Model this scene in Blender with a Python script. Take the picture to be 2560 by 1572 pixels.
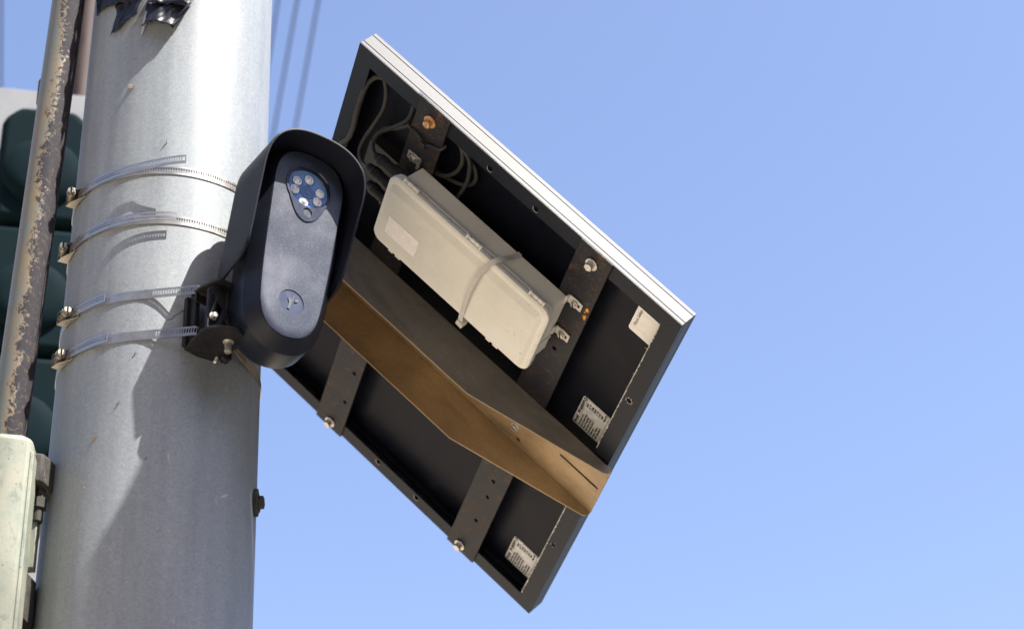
import bpy, bmesh, math, random
from math import sin, cos, pi, radians, sqrt, hypot, atan2
from mathutils import Vector, Matrix
from mathutils.geometry import tessellate_polygon
random.seed(7)
S = bpy.context.scene
COL = S.collection
for o in list(bpy.data.objects):
    bpy.data.objects.remove(o)

# ------------------------------------------------------------------ camera
cd = bpy.data.cameras.new("camera"); cam = bpy.data.objects.new("camera", cd); COL.objects.link(cam)
cd.sensor_width = 36.0; cd.lens = 36.0 * 5359.2 / 2560.0
cd.clip_start = 0.05; cd.clip_end = 5000
R = Matrix(((0.99939, 0.03492, 0.0), (0.01848, -0.52896, 0.84845), (-0.02963, 0.84793, 0.52927)))
# columns of the camera matrix: right, up, back
xr = Vector((0.9993902, 0.0184809, -0.0296284)); xb = Vector((0.0, -0.8484552, -0.5292682)); xu = xb.cross(xr)
M = Matrix((xr, xu, xb)).transposed().to_4x4(); M.translation = (0, 0, 1.6)
cam.matrix_world = M
S.camera = cam
cd.dof.use_dof = True; cd.dof.focus_distance = 3.2; cd.dof.aperture_fstop = 4.6; cd.dof.aperture_blades = 0

# ------------------------------------------------------------------ sky + sun
SUN_AZ, SUN_EL = radians(61.0), radians(56.5)       # azimuth measured from -Y towards +X
sdir = Vector((cos(SUN_EL) * sin(SUN_AZ), -cos(SUN_EL) * cos(SUN_AZ), sin(SUN_EL)))
W = bpy.data.worlds.new("World"); S.world = W; W.use_nodes = True
nt = W.node_tree; bg = nt.nodes["Background"]
sky = nt.nodes.new("ShaderNodeTexSky"); sky.sky_type = 'NISHITA'; sky.sun_disc = False
sky.sun_elevation = SUN_EL; sky.sun_rotation = atan2(sdir.x, sdir.y)
sky.altitude = 0; sky.air_density = 1.0; sky.dust_density = 1.4; sky.ozone_density = 3.5
tint = nt.nodes.new("ShaderNodeMix"); tint.data_type = 'RGBA'; tint.blend_type = 'MULTIPLY'; tint.inputs[0].default_value = 1.0
tint.inputs[7].default_value = (1.075, .945, .94, 1)
nt.links.new(sky.outputs[0], tint.inputs[6]); nt.links.new(tint.outputs[2], bg.inputs[0]); bg.inputs[1].default_value = 0.124
sl = bpy.data.lights.new("sun", 'SUN'); sl.energy = 5.0; sl.angle = radians(0.5); sl.color = (1.0, 0.955, 0.88)
so = bpy.data.objects.new("sun", sl); COL.objects.link(so); so.location = (6, -3, 12)
so.rotation_euler = sdir.to_track_quat('Z', 'Y').to_euler()
S.view_settings.view_transform = 'Standard'; S.view_settings.look = 'None'
S.view_settings.exposure = 1.35; S.view_settings.gamma = 1.0; S.view_settings.use_curve_mapping = False

# ------------------------------------------------------------------ materials
class NT:
    def __init__(s, name):
        s.m = bpy.data.materials.new(name); s.m.use_nodes = True
        s.t = s.m.node_tree; s.b = s.t.nodes["Principled BSDF"]
        s.tc = s.t.nodes.new("ShaderNodeTexCoord")
    def n(s, kind, **kw):
        x = s.t.nodes.new(kind)
        for k, v in kw.items(): setattr(x, k, v)
        return x
    def l(s, a, b): s.t.links.new(a, b)
    def noise(s, scale, detail=4, rough=0.6, stretch=(1, 1, 1), dist=0.0, loc=(0, 0, 0)):
        mp = s.n("ShaderNodeMapping"); mp.inputs["Scale"].default_value = stretch; mp.inputs["Location"].default_value = loc
        s.l(s.tc.outputs["Object"], mp.inputs[0])
        x = s.n("ShaderNodeTexNoise"); x.inputs["Scale"].default_value = scale; x.inputs["Detail"].default_value = detail
        x.inputs["Roughness"].default_value = rough; x.inputs["Distortion"].default_value = dist
        s.l(mp.outputs[0], x.inputs["Vector"]); return x.outputs["Fac"]
    def voro(s, scale, stretch=(1, 1, 1), feature='F1', out="Distance"):
        mp = s.n("ShaderNodeMapping"); mp.inputs["Scale"].default_value = stretch; s.l(s.tc.outputs["Object"], mp.inputs[0])
        x = s.n("ShaderNodeTexVoronoi"); x.feature = feature; x.inputs["Scale"].default_value = scale
        s.l(mp.outputs[0], x.inputs["Vector"]); return x.outputs[out]
    def ramp(s, fac, stops):
        r = s.n("ShaderNodeValToRGB"); e = r.color_ramp.elements
        while len(e) > 1: e.remove(e[-1])
        e[0].position = stops[0][0]; c = stops[0][1]; e[0].color = (*c, 1) if not isinstance(c, (int, float)) else (c, c, c, 1)
        for p, c in stops[1:]:
            q = e.new(p); q.color = (*c, 1) if not isinstance(c, (int, float)) else (c, c, c, 1)
        s.l(fac, r.inputs[0]); return r.outputs[0]
    def mix(s, fac, a, b, mode='MIX'):
        x = s.n("ShaderNodeMix", data_type='RGBA', blend_type=mode)
        if isinstance(fac, (int, float)): x.inputs[0].default_value = fac
        else: s.l(fac, x.inputs[0])
        for i, v in ((6, a), (7, b)):
            if isinstance(v, tuple): x.inputs[i].default_value = (*v, 1)
            else: s.l(v, x.inputs[i])
        return x.outputs[2]
    def mth(s, op, a, b=0.0, clamp=False):
        x = s.n("ShaderNodeMath", operation=op, use_clamp=clamp)
        for i, v in ((0, a), (1, b)):
            if isinstance(v, (int, float)): x.inputs[i].default_value = v
            else: s.l(v, x.inputs[i])
        return x.outputs[0]
    def base(s, c):
        if isinstance(c, tuple): s.b.inputs["Base Color"].default_value = (*c, 1)
        else: s.l(c, s.b.inputs["Base Color"])
    def set(s, rough=0.5, metal=0.0, spec=0.5, coat=None):
        for k, v in (("Roughness", rough), ("Metallic", metal), ("Specular IOR Level", spec)):
            if isinstance(v, (int, float)): s.b.inputs[k].default_value = v
            else: s.l(v, s.b.inputs[k])
        if coat: s.b.inputs["Coat Weight"].default_value = coat[0]; s.b.inputs["Coat Roughness"].default_value = coat[1]
    def bump(s, h, strength=0.2, dist=0.001):
        x = s.n("ShaderNodeBump"); x.inputs["Strength"].default_value = strength; x.inputs["Distance"].default_value = dist
        s.l(h, x.inputs["Height"]); s.l(x.outputs[0], s.b.inputs["Normal"])

def m_galv():
    a = NT("galvanised_steel")
    streak = a.noise(30, 5, .6, (1, 1, .06)); cloud = a.noise(7, 5, .65, (1, 1, .45)); fine = a.noise(420, 3, .7)
    sp = a.noise(150, 4, .75, dist=1.2)
    c = a.ramp(cloud, [(.3, (.245, .272, .295)), (.5, (.272, .300, .320)), (.72, (.305, .332, .350))])
    c = a.mix(.7, c, a.ramp(streak, [(.35, (.84, .84, .86)), (.6, (1.08, 1.08, 1.06))]), 'MULTIPLY')
    c = a.mix(.75, c, a.ramp(sp, [(.38, .86), (.5, 1.0), (.62, 1.10), (.72, 1.35)]), 'MULTIPLY')
    c = a.mix(.5, c, a.ramp(fine, [(.35, .80), (.62, 1.14)]), 'MULTIPLY')
    spots = a.noise(22, 6, .8, (1, 1, .5), 2.0)
    c = a.mix(a.ramp(spots, [(.70, 0.0), (.76, .55)]), c, (.62, .62, .63))
    sc = a.noise(60, 4, .8, (1, 1, .08), 3.0, (3, 1, 2))
    c = a.mix(a.ramp(sc, [(.70, 0.0), (.735, .6)]), c, (.68, .68, .68))
    a.base(c); a.set(a.ramp(sp, [(.3, .46), (.7, .62)]), .06, .4)
    a.bump(a.mix(.5, sp, fine), .30, .0009)
    return a.m
def m_rustpipe():
    a = NT("rusted_painted_pipe")
    fine = a.noise(330, 4, .7); cl = a.noise(22, 6, .78, (1, 1, .5), .5); sp = a.noise(150, 5, .75, (1, 1, .8), .6)
    paint = a.mix(a.ramp(a.noise(40, 4, .6, (1, 1, .3)), [(.4, 0.0), (.62, 1.0)]), (.14, .158, .145), (.20, .165, .11))
    rust = a.mix(a.ramp(sp, [(.36, 0.0), (.47, 1.0)]), (.085, .055, .032), (.016, .014, .021))
    # rust and painted-in shade darken the side of the pipe towards the pole
    sx = a.n("ShaderNodeSeparateXYZ"); a.l(a.tc.outputs["Normal"], sx.inputs[0])
    side = a.mth('MULTIPLY', sx.outputs[0], .42)
    amt = a.mth('ADD', a.mth('ADD', cl, a.mth('MULTIPLY', a.mth('SUBTRACT', sp, .5), .9)), side)
    f = a.ramp(amt, [(.49, 0.0), (.62, 1.0)])
    c = a.mix(f, paint, rust)
    c = a.mix(a.ramp(amt, [(.45, 0.0), (.52, .6), (.58, 0.0)]), c, (.25, .16, .075))
    dots = a.voro(75, (1, 1, .8)); c = a.mix(a.ramp(a.mth('ADD', dots, a.mth('MULTIPLY', fine, .12)), [(.10, 1.0), (.17, 0.0)]), c, (.09, .055, .035))
    a.base(c); a.set(a.ramp(f, [(0, .42), (1, .8)]), 0, .4)
    a.bump(a.mix(.5, amt, fine), .35, .0012); return a.m
def m_plain(name, col, rough=.5, metal=0., spec=.5, var=.12, scale=30, bump=.1, speck=None, coat=None, fine=400):
    a = NT(name); n1 = a.noise(scale, 5, .65); n2 = a.noise(fine, 3, .7)
    c = a.mix(1.0, col, a.ramp(n1, [(.3, 1 - var), (.7, 1 + var)]), 'MULTIPLY')
    c = a.mix(.6, c, a.ramp(n2, [(.35, 1 - var), (.65, 1 + var)]), 'MULTIPLY')
    if speck:
        d = a.noise(speck[0], 4, .75, dist=1.0); c = a.mix(a.ramp(d, [(speck[1], 0.0), (speck[1] + .04, speck[3] if len(speck) > 3 else 1.0)]), c, speck[2])
    a.base(c); a.set(a.ramp(n1, [(.3, max(rough - .06, .03)), (.7, min(rough + .06, 1))]), metal, spec, coat)
    if bump: a.bump(n2, bump, .0006)
    return a.m
def m_rustbar():
    a = NT("rusty_black_bar"); n1 = a.noise(20, 7, .72, (1, 1, 1), .8); n2 = a.noise(160, 5, .75, (1, 2.2, 1), .6); fine = a.noise(500, 3, .7)
    f = a.ramp(a.mth('ADD', n1, a.mth('MULTIPLY', a.mth('SUBTRACT', n2, .5), 1.1)), [(.56, 0.0), (.74, .9)])
    c = a.mix(f, a.ramp(fine, [(.3, (.011, .0125, .017)), (.7, (.024, .0245, .029))]), a.ramp(n2, [(.35, (.050, .032, .022)), (.55, (.105, .060, .034)), (.68, (.20, .115, .062))]))
    a.base(c); a.set(a.ramp(f, [(0, .46), (1, .85)]), 0, .22); a.bump(a.mix(.5, n2, fine), .3, .001); return a.m
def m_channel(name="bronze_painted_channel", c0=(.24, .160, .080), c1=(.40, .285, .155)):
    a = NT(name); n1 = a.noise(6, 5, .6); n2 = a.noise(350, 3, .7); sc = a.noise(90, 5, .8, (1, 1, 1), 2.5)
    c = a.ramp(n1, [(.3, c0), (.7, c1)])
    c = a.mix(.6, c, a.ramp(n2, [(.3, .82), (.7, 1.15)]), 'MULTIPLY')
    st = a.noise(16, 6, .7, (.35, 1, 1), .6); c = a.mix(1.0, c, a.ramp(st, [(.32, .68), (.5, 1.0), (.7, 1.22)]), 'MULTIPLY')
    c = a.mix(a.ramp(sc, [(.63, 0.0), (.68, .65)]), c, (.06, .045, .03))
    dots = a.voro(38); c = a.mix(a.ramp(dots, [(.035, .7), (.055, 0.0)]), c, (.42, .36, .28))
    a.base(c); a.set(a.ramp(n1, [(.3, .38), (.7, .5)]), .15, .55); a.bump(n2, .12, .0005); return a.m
def m_box():
    a = NT("weathered_cream_plastic"); n1 = a.noise(9, 5, .65, (1, 1, 1)); n2 = a.noise(420, 3, .7); d = a.noise(70, 6, .82, (1, 1, 1), 1.6); k = a.noise(6, 2, .5, loc=(5, 2, 1))
    c = a.ramp(n1, [(.3, (.68, .67, .59)), (.55, (.76, .75, .67)), (.75, (.80, .80, .74))])
    c = a.mix(.4, c, a.ramp(n2, [(.3, .88), (.7, 1.07)]), 'MULTIPLY')
    dirt = a.mth('ADD', d, a.mth('MULTIPLY', k, .16)); c = a.mix(a.ramp(dirt, [(.72, 0.0), (.77, .7)]), c, (.14, .12, .095))
    c = a.mix(a.ramp(a.voro(55), [(.03, .7), (.06, 0.0)]), c, (.16, .14, .11))
    a.base(c); a.set(.55, 0, .35); a.bump(n2, .08, .0004); return a.m
def m_plate():
    a = NT("scratched_navy_plate"); n2 = a.noise(620, 2, .8); s1 = a.noise(55, 5, .85, (3.2, 1, .35), 4.0); s2 = a.noise(60, 5, .85, (.35, 1, 3.2), 4.0, (4, 1, 7)); cl = a.noise(11, 3, .6)
    c = a.ramp(n2, [(.3, (.018, .024, .042)), (.55, (.028, .036, .058)), (.70, (.095, .105, .135))])
    c = a.mix(a.ramp(s1, [(.61, 0.0), (.67, .5)]), c, (.20, .22, .27)); c = a.mix(a.ramp(s2, [(.63, 0.0), (.69, .5)]), c, (.20, .22, .27))
    c = a.mix(a.ramp(cl, [(.5, 0.0), (.72, .28)]), c, (.17, .18, .22))
    a.base(c); a.set(a.ramp(cl, [(.3, .26), (.7, .40)]), .12, .6); a.bump(n2, .14, .0004); return a.m
def m_green():
    a = NT("weathered_pale_green_paint"); n1 = a.noise(20, 6, .7); st = a.noise(45, 6, .8, (1, 1, .6), 1.0); n2 = a.noise(300, 3, .7)
    c = a.ramp(n1, [(.3, (.19, .22, .18)), (.5, (.26, .275, .22)), (.68, (.30, .29, .225))])
    c = a.mix(a.ramp(st, [(.54, 0.0), (.62, .75)]), c, (.13, .155, .12)); c = a.mix(a.ramp(a.voro(60), [(.06, .8), (.11, 0.0)]), c, (.10, .085, .06))
    c = a.mix(.4, c, a.ramp(n2, [(.3, .85), (.7, 1.1)]), 'MULTIPLY')
    a.base(c); a.set(.55, 0, .4); a.bump(n2, .15, .0008); return a.m
def m_frame(name="black_anodised_aluminium", spec=.9, metal=.2, dark=(.019, .020, .026)):
    a = NT(name); n2 = a.noise(700, 2, .8); n1 = a.noise(14, 5, .7, dist=.5); sc = a.noise(130, 5, .85, (1, 1, 1), 2.0)
    c = a.mix(.8, dark, a.ramp(n2, [(.35, .75), (.65, 1.3)]), 'MULTIPLY')
    c = a.mix(a.ramp(sc, [(.70, 0.0), (.75, .5)]), c, (.14, .14, .14))
    a.base(c); a.set(a.ramp(n2, [(.3, .38), (.7, .52)]), metal, spec); a.bump(n2, .18, .0004); return a.m
def m_hood():
    a = NT("black_textured_plastic"); n2 = a.noise(650, 2, .8); n1 = a.noise(20, 4, .6); sc = a.noise(60, 5, .85, (1, 1, 1), 4.0)
    c = a.ramp(n1, [(.3, (.009, .011, .019)), (.7, (.014, .017, .028))])
    c = a.mix(a.ramp(sc, [(.70, 0.0), (.74, .35)]), c, (.12, .12, .13))
    a.base(c); a.set(.5, 0, .18); a.bump(n2, .4, .0007); return a.m
MAT = dict(galv=m_galv(), rust=m_rustpipe(), bar=m_rustbar(), chan=m_channel(), chan_out=m_channel("bronze_outer_shaded", (.17, .160, .145), (.27, .243, .205)), box=m_box(), plate=m_plate(), green=m_green(), frame=m_frame(), flange=m_frame("black_flange_shaded", .2, .0, (.0095, .0125, .0195)), hood=m_hood(),  # chan_out and flange are darker copies with shade put into the colour
    sheet=m_plain("black_back_sheet", (.0050, .0062, .0115), .42, 0, .10, .25, 25, .06),
    sheet2=m_plain("glass_solar_cells", (.008, .012, .03), .12, 0, .6, .2, 12, 0, coat=(1, .03)),
    band=m_plain("stainless_band", (.46, .44, .41), .32, .8, .5, .10, 60, .08),
    worm=m_plain("dull_zinc_screw", (.34, .32, .27), .42, .8, .5, .3, 220, .2),
    steel=m_plain("bright_bolt_steel", (.60, .57, .52), .4, .8, .5, .22, 260, .15),
    rustbolt=m_plain("orange_rusted_bolt", (.50, .22, .04), .55, .25, .4, .35, 160, .12, (150, .5, (.60, .52, .38))),
    orange=m_plain("orange_rust_flake", (.62, .27, .03), .8, 0, .2, .35, 250, .4),
    body=m_plain("black_camera_body", (.011, .014, .024), .42, 0, .3, .15, 30, .18, (230, .72, (.18, .18, .19), .6), fine=600),
    bracket=m_plain("dusty_black_bracket", (.016, .016, .018), .55, 0, .22, .3, 60, .2, (120, .68, (.13, .12, .10), .7)),
    teardrop=m_plain("smooth_navy_bezel", (.022, .030, .062), .28, 0, .45, .1, 40, .04, (300, .70, (.2, .2, .24), .6)),
    lens=m_plain("sky_reflection_window", (.20, .36, .72), .22, 0, .6, .08, 30, 0),  # sky reflected in the glass, painted as a blue base colour
    lensdark=m_plain("dark_lens_recess", (.09, .18, .40), .3, 0, .5, .1, 30, 0),
    led=m_plain("clear_led_dome", (.92, .95, 1.0), .18, .15, .8, .35, 900, .5),
    wall=m_plain("polished_black_recess", (.008, .008, .01), .15, 0, .7, .1, 30, 0),
    badge=m_plain("navy_badge", (.014, .028, .075), .35, 0, .5, .1, 60, .05),
    emblem=m_plain("grey_emblem_relief", (.065, .075, .10), .4, .1, .5, .25, 500, .2),
    cable=m_plain("dusty_grey_cable", (.036, .034, .032), .6, 0, .35, .25, 90, .2),
    black=m_plain("black_plastic_fitting", (.017, .017, .018), .5, 0, .45, .2, 60, .1),
    tie=m_plain("off_white_nylon_tie", (.56, .53, .48), .5, 0, .35, .1, 60, .05, (120, .70, (.25, .21, .15), .6)),
    white=m_plain("aged_white_label", (.82, .80, .76), .6, 0, .3, .06, 60, .03),
    white2=m_plain("pale_blank_label", (.88, .84, .81), .6, 0, .3, .07, 80, .05, (60, .68, (.50, .48, .43))),
    silver=m_plain("silver_label", (.62, .62, .60), .5, 0, .4, .2, 120, .05),
    ink=m_plain("black_print", (.02, .02, .022), .6, 0, .3, .05, 60, 0),
    ink2=m_plain("faded_print", (.018, .018, .022), .6, 0, .3, .05, 60, 0),
    tape=m_plain("black_vinyl_tape", (.010, .010, .015), .42, 0, .35, .3, 50, .1),
    tapestring=m_plain("grey_tape_strand", (.30, .32, .36), .5, 0, .4, .2, 50, .1),
    hole=m_plain("dark_hole", (.003, .003, .003), .9, 0, .1, 0.05, 60, 0),
    chip=m_plain("bare_aluminium_burr", (.62, .60, .54), .45, .4, .5, .25, 400, .3),
    teal=m_plain("dark_teal_paint", (.0045, .013, .0165), .8, 0, .05, .15, 14, .05),
    greyplate=m_plain("grey_backplate_paint", (.24, .25, .265), .6, 0, .4, .1, 14, .05),
    brown=m_plain("brown_rusted_post", (.070, .050, .045), .7, 0, .3, .2, 14, .1),
    wire=m_plain("black_wire_sheath", (.025, .028, .035), .6, 0, .3, .1, 10, 0),
    cast=m_plain("grimy_cast_iron", (.055, .052, .045), .75, 0, .3, .4, 60, .3, (70, .6, (.16, .15, .12), .7)),
    web=m_plain("pale_cobweb", (.5, .47, .4), .7, 0, .3, .1, 60, 0),
    bug=m_plain("brown_insect_husk", (.22, .12, .07), .6, 0, .3, .3, 60, 0),
    bump=m_plain("zinc_drip", (.48, .47, .43), .45, .2, .5, .15, 60, .1),
    brick=m_plain("dark_brick", (.085, .06, .05), .85, 0, .2, .25, 3, .2, fine=12),
    added_hills=m_plain("added_hill_cover", (.045, .055, .03), .9, 0, .2, .4, .02, 0, fine=.3),
    road=m_plain("dark_asphalt", (.055, .052, .05), .9, 0, .2, .2, 2, .3, fine=60),
    kerb=m_plain("concrete_kerb", (.35, .33, .30), .9, 0, .2, .15, 3, .2, fine=40),
    ground=m_plain("warm_concrete_pavement", (.52, .435, .325), .9, 0, .2, .12, .8, .3, fine=40))

# ------------------------------------------------------------------ mesh helpers
class MB:
    def __init__(s): s.v = []; s.f = []; s.mi = []
    def add(s, vs, fs, mi=0):
        k = len(s.v); s.v += [tuple(v) for v in vs]; s.f += [tuple(i + k for i in f) for f in fs]; s.mi += [mi] * len(fs)
    def box(s, c, h, M=None, mi=0):
        vs = [Vector((c[0] + x * h[0], c[1] + y * h[1], c[2] + z * h[2])) for x in (-1, 1) for y in (-1, 1) for z in (-1, 1)]
        if M: vs = [M @ v for v in vs]
        s.add(vs, [(0, 1, 3, 2), (4, 6, 7, 5), (0, 4, 5, 1), (2, 3, 7, 6), (0, 2, 6, 4), (1, 5, 7, 3)], mi)
    def bx(s, x0, x1, y0, y1, z0, z1, mi=0):
        s.box(((x0 + x1) / 2, (y0 + y1) / 2, (z0 + z1) / 2), (abs(x1 - x0) / 2, abs(y1 - y0) / 2, abs(z1 - z0) / 2), None, mi)
    def rings(s, rings, closed=True, caps=True, mi=0):
        n = len(rings[0]); vs = [p for r in rings for p in r]; fs = []
        for i in range(len(rings) - 1):
            for j in range(n if closed else n - 1):
                a = i * n + j; b = i * n + (j + 1) % n; fs.append((a, b, b + n, a + n))
        if caps and closed:
            fs.append(tuple(range(n - 1, -1, -1))); fs.append(tuple((len(rings) - 1) * n + j for j in range(n)))
        s.add(vs, fs, mi)
    def tube(s, pts, r, n=10, mi=0, caps=True):
        pts = [Vector(p) for p in pts]; rr = r if isinstance(r, (list, tuple)) else [r] * len(pts)
        t0 = (pts[1] - pts[0]).normalized(); up = Vector((0, 0, 1)) if abs(t0.z) < .9 else Vector((1, 0, 0))
        a = t0.cross(up).normalized(); out = []
        for i, p in enumerate(pts):
            t = (pts[min(i + 1, len(pts) - 1)] - pts[max(i - 1, 0)]).normalized()
            a = (a - t * a.dot(t)).normalized(); b = t.cross(a)
            out.append([p + (a * cos(2 * pi * k / n) + b * sin(2 * pi * k / n)) * rr[i] for k in range(n)])
        s.rings(out, True, caps, mi)
    def cyl(s, p, d, r, L, n=24, mi=0, r2=None):
        d = Vector(d).normalized(); s.tube([Vector(p), Vector(p) + d * L], [r, r if r2 is None else r2], n, mi)
    def hexhead(s, p, d, r, L, mi=0):
        s.cyl(p, d, r * 1.5, L * .25, 20, mi); s.cyl(Vector(p) + Vector(d).normalized() * L * .25, d, r, L * .75, 6, mi)
    def poly(s, loops, z0, z1, M=None, mi=0):
        """2-D outline with holes, extruded z0..z1"""
        P = [Vector((x, y, 0)) for lp in loops for x, y in lp]; tri = tessellate_polygon([[Vector((x, y, 0)) for x, y in lp] for lp in loops])
        n = len(P); vs = [Vector((p.x, p.y, z0)) for p in P] + [Vector((p.x, p.y, z1)) for p in P]
        fs = []
        for t in tri:
            a, b, c = t; ar = (P[b] - P[a]).cross(P[c] - P[a]).z
            if ar < 0: b, c = c, b
            fs.append((a + n, b + n, c + n)); fs.append((c, b, a))
        k = 0
        for li, lp in enumerate(loops):
            m = len(lp); area = sum(lp[i][0] * lp[(i + 1) % m][1] - lp[(i + 1) % m][0] * lp[i][1] for i in range(m))
            for i in range(m):
                a, b = k + i, k + (i + 1) % m
                if (area > 0) == (li == 0): fs.append((a, b, b + n, a + n))
                else: fs.append((b, a, a + n, b + n))
            k += m
        if M: vs = [M @ v for v in vs]
        s.add(vs, fs, mi)
    def build(s, name, mats, parent=None, T=None, bevel=0, solid=0, seg=2, smooth=True, ang=35, sub=0, label=None):
        me = bpy.data.meshes.new(name); me.from_pydata([Vector(v) for v in s.v], [], s.f)
        if not isinstance(mats, (list, tuple)): mats = [mats]
        for m in mats: me.materials.append(MAT[m] if isinstance(m, str) else m)
        if any(s.mi): me.polygons.foreach_set("material_index", s.mi)
        bm = bmesh.new(); bm.from_mesh(me)
        bmesh.ops.remove_doubles(bm, verts=bm.verts, dist=1e-6)
        bmesh.ops.recalc_face_normals(bm, faces=bm.faces); bm.to_mesh(me); bm.free()
        if smooth: me.shade_smooth(); me.set_sharp_from_angle(angle=radians(ang))
        o = bpy.data.objects.new(name, me); COL.objects.link(o)
        if T is not None: o.matrix_world = T
        if parent: o.parent = parent
        if solid: q = o.modifiers.new("solid", 'SOLIDIFY'); q.thickness = solid; q.offset = 0
        if bevel: q = o.modifiers.new("bevel", 'BEVEL'); q.width = bevel; q.segments = seg; q.limit_method = 'ANGLE'; q.angle_limit = radians(40)
        if sub: q = o.modifiers.new("sub", 'SUBSURF'); q.levels = sub; q.render_levels = sub
        if label: o["label"] = label
        return o
def tag(o, label, cat, group=None, kind=None):
    if label: o["label"] = label
    if cat: o["category"] = cat
    if group: o["group"] = group
    if kind: o["kind"] = kind
    return o
def thing(name, label, cat, T=None, group=None):
    o = bpy.data.objects.new(name, None); COL.objects.link(o); o.empty_display_size = .05
    if T is not None: o.matrix_world = T
    return tag(o, label, cat, group)
def cat_rom(P, n=6, closed=False):
    P = [Vector(p) for p in P]; out = []; m = len(P)
    for i in range(m if closed else m - 1):
        g = (lambda k: P[k % m]) if closed else (lambda k: P[max(0, min(m - 1, k))])
        a, b, c, d = g(i - 1), g(i), g(i + 1), g(i + 2)
        for j in range(n):
            t = j / n; out.append(.5 * ((2 * b) + (c - a) * t + (2 * a - 5 * b + 4 * c - d) * t * t + (3 * b - a - 3 * c + d) * t ** 3))
    if not closed: out.append(P[-1])
    return out
def circ(cx, cy, r, n=24, ry=None): return [(cx + r * cos(2 * pi * k / n), cy + (ry or r) * sin(2 * pi * k / n)) for k in range(n)]
def rrect(x0, x1, y0, y1, r, n=5):
    out = []
    for cx, cy, a0 in ((x1 - r, y1 - r, 0), (x0 + r, y1 - r, 90), (x0 + r, y0 + r, 180), (x1 - r, y0 + r, 270)):
        for k in range(n + 1): a = radians(a0 + 90 * k / n); out.append((cx + r * cos(a), cy + r * sin(a)))
    return out
def text_mb(txt, size, rot, loc, mat, name, parent, bold=0):
    cu = bpy.data.curves.new(name, 'FONT'); cu.body = txt; cu.size = size; cu.offset = bold; cu.align_x = 'LEFT'; cu.align_y = 'CENTER'
    to = bpy.data.objects.new(name, cu); COL.objects.link(to); bpy.context.view_layer.update()
    me = bpy.data.meshes.new_from_object(to.evaluated_get(bpy.context.evaluated_depsgraph_get())); bpy.data.objects.remove(to)
    Mx = Matrix.Translation(loc) @ Matrix.Rotation(rot, 4, 'Z'); me.transform(Mx)
    return me

# ------------------------------------------------------------------ setting
b = MB(); b.add([(-900, -900, 0), (900, -900, 0), (900, 900, 0), (-900, 900, 0)], [(0, 1, 2, 3)])
tag(b.build("road", "road"), None, None, kind="structure")
b = MB(); b.bx(-14, -.32, -60, 60, -.05, .14); tag(b.build("pavement", "ground"), None, None, kind="structure")
b = MB(); b.bx(-.318, -.16, -60, 60, -.05, .135); tag(b.build("kerb", "kerb", bevel=.01), None, None, kind="structure")
b = MB(); rr = random.Random(2); n = 90; rg = []
for rad_, hf in ((380, -.01), (470, .55), (560, 1.0), (720, .8), (860, -.05)):
    rg.append([Vector((rad_ * cos(2 * pi * k / n), rad_ * sin(2 * pi * k / n), hf * (105 + 22 * sin(3 * 2 * pi * k / n + 1) + 12 * sin(7 * 2 * pi * k / n) + 7 * sin(17 * 2 * pi * k / n)))) for k in range(n)])
b.rings(rg, True, False); tag(b.build("added_hills", "added_hills"), None, None, kind="structure")  # unseen ring added to block bright sky near the horizon

bt = thing("added_brick_building", "unseen dark brick building added behind the viewpoint to block sky light", "building", Matrix.Translation((-3, -15, 0)))  # added to cut the sky fill on the pole
b = MB(); b.bx(-26, 26, -10, 0, 0, 15.5); b.build("wall", "brick", bt)
b = MB(); b.bx(-26.3, 26.3, -10.3, .3, 15.5, 16.2); b.build("parapet", "brick", bt, bevel=.05)
for fl_ in range(4):
    for k in range(11):
        x0 = -23.5 + k * 4.5; z0 = 1.6 + fl_ * 3.5
        f_ = MB(); f_.poly([[(x0, z0), (x0 + 1.6, z0), (x0 + 1.6, z0 + 2), (x0, z0 + 2)], [(x0 + .1, z0 + .1), (x0 + 1.5, z0 + .1), (x0 + 1.5, z0 + 1.9), (x0 + .1, z0 + 1.9)]], -.08, .02, Matrix(((1, 0, 0, 0), (0, 0, -1, 0), (0, 1, 0, 0), (0, 0, 0, 1))))
        fo = f_.build("window", "cast", bt); f_ = MB(); f_.bx(x0 + .1, x0 + 1.5, .01, .03, z0 + .1, z0 + 1.9); f_.build("pane", "sheet2", fo)

# ------------------------------------------------------------------ pole
PC = Vector((-.532, 2.77, 0))
def rad(z): return .153 - .005826 * (z - 2.82)
def P(az, z, off=0.0, r=None):
    a = radians(az); q = (rad(z) + off) if r is None else r
    return Vector((PC.x + q * sin(a), PC.y - q * cos(a), z))
pole = thing("metal_pole", "thick galvanised steel pole rising from the ground behind the camera and clamps", "pole", Matrix.Translation(PC))
b = MB(); zs = [0, .6, 1.2, 1.8] + [2.4 + .1 * i for i in range(26)] + [6, 8, 10]
b.rings([[P(360 * k / 160, z) - PC for k in range(160)] for z in zs]); b.build("pole_shaft", "galv", pole, ang=60).parent = pole
b = MB(); b.rings([[(.27 * sx, .27 * sy, z) for sx, sy in ((-1, -1), (1, -1), (1, 1), (-1, 1))] for z in (0.004, .04)]); b.build("base_plate", "galv", pole, bevel=.006)
# side bolt with oval washer
d = Vector((sin(radians(86)), -cos(radians(86)), 0)); c = P(86, 3.017) - PC
b = MB(); T = Matrix((Vector((0, 0, 1)).cross(d), Vector((0, 0, 1)), d)).transposed().to_4x4(); T.translation = c
bw = MB(); bw.poly([circ(0, 0, .013, 24, .022)], -.004, .005, T); bw.build("washer", "cast", pole, bevel=.001)
bw = MB(); bw.hexhead(c + d * .004, d, .0100, .0095); bw.build("bolt", "cast", pole, bevel=.0008)
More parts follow.
